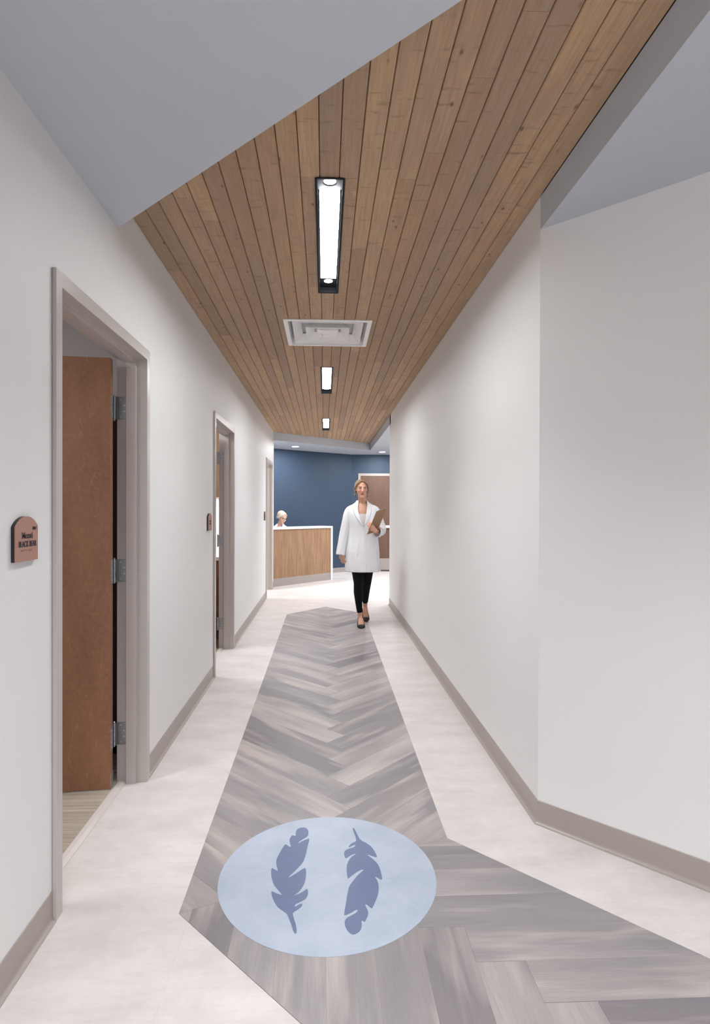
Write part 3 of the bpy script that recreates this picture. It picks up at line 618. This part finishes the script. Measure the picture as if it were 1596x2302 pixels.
def hand(m, wrist, direction, palm_n, size=1.0, curl=.35, side=1, spread=.10):
    # palm and five separate bent fingers; side = +1 / -1 puts the thumb on that side
    d = Vector(direction).normalized(); n = Vector(palm_n).normalized(); x = d.cross(n).normalized()*side; n = x.cross(d).normalized()*side
    w_ = Vector(wrist); k = size
    m.tube([w_-d*.02*k, w_+d*.02*k, w_+d*.05*k, w_+d*.088*k], [(.026*k, .020*k), (.033*k, .017*k), (.040*k, .0155*k), (.038*k, .012*k)], 14, ref=tuple(n))
    for f_, ln in enumerate((.070, .078, .073, .058)):
        o_ = (f_-1.5)*.0195*k; base = w_+d*.082*k-x*o_; cur = 0; p = base; pts = [base-d*.02*k, base]; rad = [.0092*k, .0092*k]; dd_ = (d-x*(f_-1.5)*spread*.6).normalized()
        for sgm in (.45, .30, .25):
            cur += curl*(1.1 if sgm < .45 else .8); v_ = dd_*math.cos(cur)+n*math.sin(cur); p = p+v_*ln*sgm*k; pts.append(p); rad.append((.0088, .0080, .0066)[len(pts)-3]*k)
        m.tube(pts, rad, 10, ref=tuple(x))
    tb = w_+d*.028*k+x*.026*k; t1 = tb+(d*.62+x*.70+n*.3).normalized()*.036*k; t2 = t1+(d*.86+x*.20+n*.45).normalized()*.030*k
    m.tube([tb-x*.012*k, tb, t1, t2], [.012*k, .0125*k, .0105*k, .0078*k], 10, ref=tuple(n))
def foot(m, ankle, heel, ball_, toe, r=.034):
    m.tube([ankle, Vector(ankle).lerp(Vector(heel), .55), heel], [(r, r), (r*.95, r*1.05), (r*.75, r*.75)], 14)
    m.tube([Vector(heel)+Vector((0, 0, .012)), Vector(heel).lerp(Vector(ball_), .5)+Vector((0, 0, .022)), Vector(ball_)+Vector((0, 0, .002)), Vector(ball_).lerp(Vector(toe), .45)-Vector((0, 0, .002))], [(.027, .024), (.033, .026), (.036, .013), (.010, .006)], 14)
def shoe(m, heel, ball_, toe, soleshift=.004):
    # pointed court shoe: closed toe box, open over the instep, thin heel
    H, B_, T_ = Vector(heel), Vector(ball_), Vector(toe); st = []
    pts = [(H+Vector((0, .030, .014)), .010, .020, PI*.56), (H+Vector((0, .022, .006)), .027, .034, PI*.58), (H.lerp(B_, .35)+Vector((0, 0, .012)), .032, .030, PI*.50), (H.lerp(B_, .75)+Vector((0, 0, .008)), .041, .022, PI*.52), (B_+Vector((0, 0, .008)), .046, .022, PI*.60), (B_.lerp(T_, .10)+Vector((0, 0, .008)), .047, .0235, PI*.80), (B_.lerp(T_, .16)+Vector((0, 0, .008)), .046, .0235, PI), (B_.lerp(T_, .6)+Vector((0, 0, .007)), .036, .018, PI), (T_+Vector((0, 0, .006)), .012, .010, PI), (T_+Vector((0, -.010, .005)), .004, .004, PI), (T_+Vector((0, -.0125, .005)), .0002, .0002, PI)]
    n = 18; rings = []
    for p, rx, rz, ang in pts:
        i = len(m.v); m.v += [p+Vector((rx*math.sin(-ang+2*ang*j/n), 0, -rz*math.cos(-ang+2*ang*j/n))) for j in range(n+1)]; rings.append(i)
    for a, b in zip(rings, rings[1:]):
        for j in range(n): m.f.append([a+j, a+j+1, b+j+1, b+j]); m.uv.append(None); m.mi.append(0)
    return m
COAT = NT('white_cotton', .8, 0, .2); COAT.color(lin((240, 240, 243))); COAT.bump(COAT.noise(COAT.coord('Pos'), 14, 4, .6, .6), .5, .012); COAT = COAT.m
TOP = plain('ivory_knit', (232, 224, 222), .85); PANTS = plain('black_stretch', (14, 13, 15), .8, 0, .2); SHOE = plain('black_suede', (26, 25, 30), .6); GOLD = plain('gold_tone', (212, 190, 150), .3, .8)
BRD = NT('brown_hardboard', .6); BRD.color(BRD.mix(BRD.noise(BRD.coord('Pos'), 60, 4), lin((150, 118, 84)), lin((166, 132, 96)))); BRD = BRD.m
# --- woman walking towards the camera
e = empty('person', (.445, 6.88, 0), 'woman walking down the hall in long white coat, black trousers, holding a clipboard', 'person')
HC = Vector((.436, 6.855, 1.626)); HR = (.06, 0, .10)
SK = skin_mat('fair_skin', (222, 172, 146), (176, 106, 98), (124, 96, 74), HC-Vector(e['_o']), HR)
m = MB(); head_parts(m, HC, HR)
m.tube([(.440, 6.880, 1.56), (.445, 6.887, 1.50), (.448, 6.89, 1.455), (.448, 6.89, 1.42)], [(.049, .052), (.047, .050), (.055, .055), (.095, .060)], 20, ref=(0, 1, 0))
m.tube([(.449, 6.885, 1.45), (.449, 6.885, 1.41), (.449, 6.88, 1.36), (.45, 6.875, 1.27), (.452, 6.88, 1.12), (.452, 6.885, 1.0), (.448, 6.885, .90), (.446, 6.885, .84)], [(.07, .05), (.150, .068), (.170, .082), (.140, .098), (.118, .082), (.150, .096), (.165, .104), (.14, .09)], 28, ref=(0, 1, 0))
for (a, b, c_, r0, r1, r2_) in (((.290, 6.885, 1.372), (.262, 6.89, 1.14), (.205, 6.865, .875), .046, .036, .025), ((.612, 6.885, 1.372), (.672, 6.89, 1.15), (.590, 6.645, 1.130), .046, .036, .025)):
    A_, B_, D_ = Vector(a), Vector(b), Vector(c_)
    m.tube([A_, A_.lerp(B_, .5), B_, B_.lerp(D_, .35), D_], [r0, .040, r1, r1*.98, r2_], 16)
hand(m, (.203, 6.862, .865), (.16, -.10, -1), (.6, .8, 0), .92, .42, -1)
hand(m, (.584, 6.640, 1.135), (-.62, -.02, .66), (.35, .88, .25), .92, .50, 1)
# legs
m.tube([(.370, 6.875, .90), (.384, 6.86, .70), (.402, 6.835, .51), (.400, 6.865, .38), (.420, 6.895, .17)], [.083, .068, .050, .049, .031], 18)
m.tube([(.520, 6.885, .90), (.520, 6.91, .70), (.512, 6.96, .51), (.505, 7.08, .38), (.508, 7.22, .215)], [.083, .066, .049, .047, .030], 18)
foot(m, (.423, 6.895, .16), (.428, 6.905, .095), (.431, 6.765, .022), (.430, 6.700, .014), .031)
foot(m, (.508, 7.225, .21), (.511, 7.262, .160), (.513, 7.165, .040), (.512, 7.100, .016), .031)
b_ = m.build('body', SK, e, smooth=True); remesh(b_, .0045, 3)
hm = MB(); hair_shell(hm, HC, HR); h_ = hm.build('hair', hair_mat('honey_hair', (112, 90, 70), (160, 134, 106)), e, smooth=True)
remesh(h_, .004, 4)
pm = MB(); pm.ball((HC.x, HC.y+.115, HC.z-.02), (.030, .030, .045), 16, 10)
for s_ in (-1, 1): pm.tube([(HC.x+s_*.072, HC.y+.012, HC.z+.02), (HC.x+s_*.079, HC.y+.022, HC.z-.02), (HC.x+s_*.076, HC.y+.03, HC.z-.06), (HC.x+s_*.066, HC.y+.045, HC.z-.105)], [(.006, .010), (.007, .012), (.006, .010), (.003, .004)], 8)
pm.build('hair_strand', h_.data.materials[0], h_, smooth=True)
for s_ in (-1, 1):
    rg = MB(); c0 = Vector((HC.x+s_*.078, HC.y+.004, HC.z-.058)); pts = [c0+Vector((0, .016*math.cos(2*PI*k/20), .021*math.sin(2*PI*k/20))) for k in range(21)]
    pts = [c0+Vector((.008*math.cos(2*PI*k/20), .010*math.cos(2*PI*k/20), .021*math.sin(2*PI*k/20))) for k in range(21)]
    rg.tube(pts, .0018, 6, cap=False).build('earring', GOLD, e, smooth=True)
# trousers
m = MB()
m.tube([(.447, 6.885, 1.02), (.447, 6.885, .95), (.446, 6.885, .86)], [(.150, .100), (.170, .112), (.168, .112)], 28, ref=(0, 1, 0))
m.tube([(.372, 6.878, .92), (.382, 6.865, .74), (.395, 6.84, .62), (.402, 6.832, .51), (.399, 6.855, .40), (.410, 6.875, .26), (.4225, 6.893, .160)], [(.094, .1), (.080, .085), (.068, .07), (.057, .058), (.053, .055), (.041, .044), (.035, .036)], 22)
m.tube([(.522, 6.885, .92), (.522, 6.90, .74), (.518, 6.93, .62), (.512, 6.965, .51), (.505, 7.05, .40), (.506, 7.14, .30), (.508, 7.20, .235)], [(.092, .1), (.075, .082), (.064, .068), (.054, .057), (.050, .054), (.042, .046), (.036, .038)], 22)
t_ = m.build('trousers', PANTS, e, smooth=True); remesh(t_, .006, 3)
for (hl, bl, tl) in (((.428, 6.905, .078), (.431, 6.765, .008), (.430, 6.700, .006)), ((.511, 7.262, .140), (.513, 7.165, .022), (.512, 7.100, .006))):
    m = MB(); shoe(m, hl, bl, tl); sh = m.build('shoe', SHOE, e, smooth=True); wm = sh.modifiers.new('weld', 'WELD'); wm.merge_threshold = .0012; so = sh.modifiers.new('solidify', 'SOLIDIFY'); so.thickness = .003; so.offset = 1; sb = sh.modifiers.new('subsurf', 'SUBSURF'); sb.levels = sb.render_levels = 1
    hv = Vector(hl); MB().tube([hv+Vector((0, .018, -.010)), (hv.x, hv.y+.028, max(.002, hv.z-.078))], [.011, .005], 10).build('shoe_heel', SHOE, sh, smooth=True)
# top
m = MB(); m.tube([(.449, 6.875, 1.325), (.45, 6.872, 1.27), (.452, 6.88, 1.12), (.452, 6.885, .98)], [(.118, .100), (.146, .108), (.126, .092), (.158, .104)], 32, ref=(0, 1, 0), cap=False); m.build('knit_top', TOP, e, smooth=True)
# coat: rings from the wearer's front edge round the back to the other front edge
CR = [(1.490, .447, 6.893, .064, .060, .040, .040), (1.462, .447, 6.893, .078, .070, .040, .046), (1.440, .448, 6.893, .112, .080, .044, .050), (1.415, .448, 6.890, .160, .090, .050, .046), (1.385, .448, 6.885, .186, .102, .052, .040), (1.34, .449, 6.880, .190, .118, .045, .034), (1.28, .450, 6.875, .180, .130, .030, .026), (1.22, .452, 6.876, .170, .130, .010, .012), (1.17, .454, 6.878, .166, .126, -.016, .000), (1.08, .456, 6.88, .174, .126, -.030, .000), (.98, .454, 6.883, .188, .134, -.032, .002), (.88, .452, 6.885, .196, .142, -.034, .004), (.78, .452, 6.887, .200, .148, -.036, .006), (.70, .454, 6.889, .205, .154, -.038, .010), (.645, .456, 6.890, .209, .158, -.040, .012)]
m = MB(); NS = 64; rings = []
def coat_pt(r, t_, off=0.0):
    z, cx, cy, rx, ry, gl, gr = r
    # gap measured in metres left/right of the front centre line x = .452
    fx = lambda g, sg: math.asin(max(-1, min(1, sg*g/rx)))
    a0 = fx(gl+.004, -1); a1 = fx(gr+.004, 1); a = a0+(-(2*PI)+(a1-a0))*t_      # from wearer's right edge, going round the back
    ang = a; ex = 1.0
    fold = (.0045*math.sin(ang*11+z*7)+.003*math.sin(ang*19-z*11))*max(0, min(1, (1.32-z)/.35)) if 0 < t_ < 1 else 0
    if z < 1.25 and t_ < .06 and rx > .12: off += .007*(1-t_/.06)
    return Vector((cx+(rx+fold+off)*math.sin(ang), cy-(ry+fold+off)*math.cos(ang)*1.0, z))
for r in CR:
    i = len(m.v); m.v += [coat_pt(r, j/NS) for j in range(NS+1)]; rings.append(i)
for a, b in zip(rings, rings[1:]):
    for j in range(NS): m.f.append([a+j, a+j+1, b+j+1, b+j]); m.uv.append(None); m.mi.append(0)
ct_ = m.build('coat', COAT, e, smooth=True); so = ct_.modifiers.new('solidify', 'SOLIDIFY'); so.thickness = .004; so.offset = 1; sb = ct_.modifiers.new('subsurf', 'SUBSURF'); sb.levels = sb.render_levels = 1
def sleeve(pts, radii):
    m = MB(); m.tube(pts, radii, 24, cap=False)
    for k, v in enumerate(m.v):
        ring = k//24; j = k % 24
        if 0 < ring < len(pts)-1: m.v[k] = v+Vector((.004*math.sin(j*1.7+ring*2.1), .004*math.cos(j*1.3+ring), .003*math.sin(j*.9+ring*1.3)))
    s_ = m.build('sleeve', COAT, ct_, smooth=True); so = s_.modifiers.new('solidify', 'SOLIDIFY'); so.thickness = .004; so.offset = 1; sb = s_.modifiers.new('subsurf', 'SUBSURF'); sb.levels = sb.render_levels = 1
sleeve([(.335, 6.885, 1.425), (.300, 6.885, 1.385), (.284, 6.886, 1.33), (.266, 6.888, 1.25), (.246, 6.89, 1.16), (.228, 6.888, 1.07), (.212, 6.88, .98), (.198, 6.87, .90), (.189, 6.862, .838)], [(.020, .03), (.052, .056), (.060, .064), (.058, .064), (.056, .062), (.056, .06), (.055, .058), (.055, .056), (.056, .056)])
sleeve([(.565, 6.885, 1.425), (.600, 6.885, 1.385), (.618, 6.886, 1.33), (.640, 6.89, 1.26), (.662, 6.90, 1.19), (.686, 6.865, 1.135), (.680, 6.785, 1.102), (.650, 6.705, 1.105), (.603, 6.655, 1.122)], [(.020, .03), (.052, .056), (.060, .064), (.059, .064), (.060, .062), (.061, .062), (.060, .060), (.058, .058), (.055, .055)])
def lapel(side):
    m = MB(); rows = [(0, .020), (1, .030), (2, .038), (3, .046), (4, .052), (5, .052), (6, .040), (7, .020), (8, .004)]; n = 5
    for k, wd in rows:
        r = CR[k]; 
        for j in range(n+1):
            t_ = (wd/(2*PI*(r[3]+r[4])/2))*(j/n); t_ = t_ if side < 0 else 1-t_
            m.v.append(coat_pt(r, t_ if 0 < t_ < 1 else (1e-5 if t_ <= 0 else 1-1e-5), .010-.003*(j/n)))
    for a in range(len(rows)-1):
        for j in range(n): p = a*(n+1)+j; m.f.append([p, p+1, p+n+2, p+n+1]); m.uv.append(None); m.mi.append(0)
    o = m.build('lapel', COAT, ct_, smooth=True); so = o.modifiers.new('solidify', 'SOLIDIFY'); so.thickness = .004; so.offset = 0
lapel(-1); lapel(1)
def pocket(t0, t1, k0, k1):
    m = MB(); n = 6
    for k in range(k0, k1+1):
        for j in range(n+1): m.v.append(coat_pt(CR[k], t0+(t1-t0)*j/n, .0045))
    for a in range(k1-k0):
        for j in range(n): p = a*(n+1)+j; m.f.append([p, p+1, p+n+2, p+n+1]); m.uv.append(None); m.mi.append(0)
    o = m.build('pocket', COAT, ct_, smooth=False); so = o.modifiers.new('solidify', 'SOLIDIFY'); so.thickness = .003; so.offset = 0
pocket(.06, .19, 11, 13); pocket(.81, .94, 11, 13)
# clipboard held against the chest
l_, w_v = Vector((.100, -.135, .275)), Vector((.122, .135, .045)); w_v = (w_v-l_*(w_v.dot(l_)/l_.dot(l_))).normalized()*.215; l_ = l_.normalized()*.315
cb0 = Vector((.490, 6.670, 1.092)); nn_ = l_.cross(w_v).normalized(); e = empty('clipboard', tuple(cb0), 'brown clipboard tilted in the crook of the walking woman\'s arm', 'clipboard')
def slab3(o_, a, b, n, t, rad=0): m = MB(); q = [o_, o_+a, o_+a+b, o_+b]; m.v = [p for p in q]+[p+n*t for p in q]; m.f = [[0, 3, 2, 1], [4, 5, 6, 7], [0, 1, 5, 4], [1, 2, 6, 5], [2, 3, 7, 6], [3, 0, 4, 7]]; m.uv = [None]*6; m.mi = [0]*6; return m
slab3(cb0, l_, w_v, nn_, .003).build('board', BRD, e, bevel=.0008)
back = -1 if nn_.y > 0 else 1
face_n = nn_ if nn_.y > 0 else -nn_; st = .0035 if nn_.y > 0 else .0005
slab3(cb0+l_*.03+w_v*.04+face_n*st, l_*.90, w_v*.92, face_n, .003).build('paper', plain('white_paper', (236, 236, 238), .8), e)
slab3(cb0+l_*.93+w_v*.3+face_n*(st+.003), l_*.05, w_v*.4, face_n, .010).build('clip', STEEL, e, bevel=.001)
# --- receptionist seated behind the desk, looking down to her left
RX, RY = -.842, 11.03
e = empty('person', (RX, RY, 0), 'seated receptionist with blonde tied-back hair and black glasses behind the desk', 'person')
HC = Vector((-.800, 10.985, 1.232)); HR = (.46, .0, .78)
SK2 = skin_mat('light_skin', (228, 184, 164), (186, 116, 108), (150, 124, 100), HC-Vector(e['_o']), HR)
m = MB(); head_parts(m, HC, HR)
m.tube([HC+Vector((-.01, .01, -.05)), (-.835, 11.02, 1.13), (RX-.005, RY+.005, 1.08), (RX, RY, 1.03)], [(.050, .052), (.048, .050), (.058, .055), (.10, .065)], 18, ref=(0, 1, 0))
m.tube([(RX, RY, 1.06), (RX, RY, 1.02), (RX, RY, .96), (RX, RY, .86), (RX, RY+.01, .72), (RX, RY+.02, .60), (RX, RY+.02, .50)], [(.07, .05), (.150, .07), (.168, .09), (.142, .10), (.122, .09), (.16, .11), (.15, .11)], 24, ref=(0, 1, 0))
for s_ in (-1, 1):
    A_, B_, D_ = Vector((RX+s_*.165, RY, .985)), Vector((RX+s_*.205, RY-.03, .785)), Vector((RX+s_*.11, RY-.15, .765))
    m.tube([A_, A_.lerp(B_, .5), B_, B_.lerp(D_, .4), D_], [.045, .040, .036, .034, .024], 14); hand(m, tuple(D_), (-s_*.3, -1, .0), (0, 0, -1), .88, .3, s_)
    m.tube([(RX+s_*.09, RY+.02, .54), (RX+s_*.10, RY-.18, .545), (RX+s_*.10, RY-.29, .53), (RX+s_*.10, RY-.30, .30), (RX+s_*.10, RY-.29, .09)], [.085, .075, .055, .050, .033], 16)
    m.tube([(RX+s_*.10, RY-.29, .07), (RX+s_*.10, RY-.32, .04), (RX+s_*.10, RY-.40, .03)], [(.034, .034), (.038, .03), (.03, .018)], 12)
b_ = m.build('body', SK2, e, smooth=True); remesh(b_, .006, 3)
hm = MB(); hair_shell(hm, HC, HR); h_ = hm.build('hair', hair_mat('blonde_hair', (170, 152, 130), (226, 212, 194)), e, smooth=True); remesh(h_, .004, 4)
HM = Matrix.Translation(HC) @ Euler(HR).to_matrix().to_4x4()
pm = MB(); pm.ball((0, .100, -.015), (.036, .030, .036), 14, 10).xform(HM).build('hair_bun', h_.data.materials[0], h_, smooth=True)
MB().tube([(0, .088, -.03), (0, .096, -.036)], .026, 14).xform(HM).build('hair_tie', BLK, h_)
g = MB()
for s_ in (-1, 1):
    c0 = Vector((s_*.031, -.099, .008)); pts = [c0+Vector((.024*math.copysign(abs(math.cos(a))**.7, math.cos(a)), abs(s_*.031+.024*math.cos(a))*.25-.006, .017*math.copysign(abs(math.sin(a))**.7, math.sin(a)))) for a in [2*PI*k/20 for k in range(21)]]
    g.tube(pts, .0024, 6, cap=False).tube([(s_*.055, -.092, .016), (s_*.074, -.04, .014), (s_*.078, .012, .010)], .0024, 6)
g.tube([(-.008, -.104, .012), (.008, -.104, .012)], .0024, 6).xform(HM).build('glasses', BLK, e, smooth=True)
m = MB(); CR2 = [(1.10, RX, RY+.01, .064, .062, .034, .034), (1.075, RX, RY+.008, .085, .072, .040, .040), (1.05, RX, RY, .130, .082, .044, .044), (1.02, RX, RY, .176, .094, .044, .044), (.96, RX, RY, .190, .112, .03, .03), (.88, RX, RY, .172, .122, .008, .008), (.75, RX, RY+.01, .165, .118, -.002, -.002), (.60, RX, RY+.02, .195, .14, .0, .0), (.52, RX, RY+.02, .2, .15, .0, .0)]
rings = []
for r in CR2: i = len(m.v); m.v += [coat_pt(r, j/NS) for j in range(NS+1)]; rings.append(i)
for a, b in zip(rings, rings[1:]):
    for j in range(NS): m.f.append([a+j, a+j+1, b+j+1, b+j]); m.uv.append(None); m.mi.append(0)
for s_ in (-1, 1): m.tube([(RX+s_*.10, RY, 1.04), (RX+s_*.150, RY, 1.005), (RX+s_*.18, RY, .95), (RX+s_*.208, RY-.02, .80), (RX+s_*.17, RY-.08, .775), (RX+s_*.12, RY-.135, .768)], [.02, .054, .058, .054, .050, .042], 20, cap=False)
ct_ = m.build('coat', COAT, e, smooth=True); so = ct_.modifiers.new('solidify', 'SOLIDIFY'); so.thickness = .004; so.offset = 1
m = MB(); m.tube([(RX, RY+.02, .66), (RX, RY+.02, .52)], [(.168, .12), (.16, .12)], 20, ref=(0, 1, 0))
for s_ in (-1, 1): m.tube([(RX+s_*.09, RY+.04, .545), (RX+s_*.10, RY-.18, .55), (RX+s_*.10, RY-.29, .53), (RX+s_*.10, RY-.305, .30), (RX+s_*.10, RY-.285, .12)], [.092, .084, .066, .058, .045], 16)
m.build('trousers', PANTS, e, smooth=True)
e = empty('office_chair', (RX, RY+.02, 0), 'black office chair on which the receptionist sits', 'chair')
MB().box(RX-.22, RX+.22, RY-.20, RY+.22, .39, .445).build('seat', BLK, e, bevel=.02)
MB().box(RX-.19, RX+.19, RY+.19, RY+.23, .55, .92).build('backrest', BLK, e, bevel=.015)
MB().tube([(RX, RY+.02, .07), (RX, RY+.02, .39)], .028, 14).build('pole', STEEL, e)
for k in range(5):
    a = 2*PI*k/5+.3; p = (RX+.26*math.cos(a), RY+.02+.26*math.sin(a)); lg = MB().tube([(RX, RY+.02, .09), (p[0], p[1], .065)], [.022, .014], 8).build('leg', BLK, e)
    MB().tube([(p[0]-.012, p[1], .028), (p[0]+.012, p[1], .028)], .028, 14).build('castor', BLK, lg)
for o in bpy.data.objects:
    if '_o' in o.keys(): del o['_o']
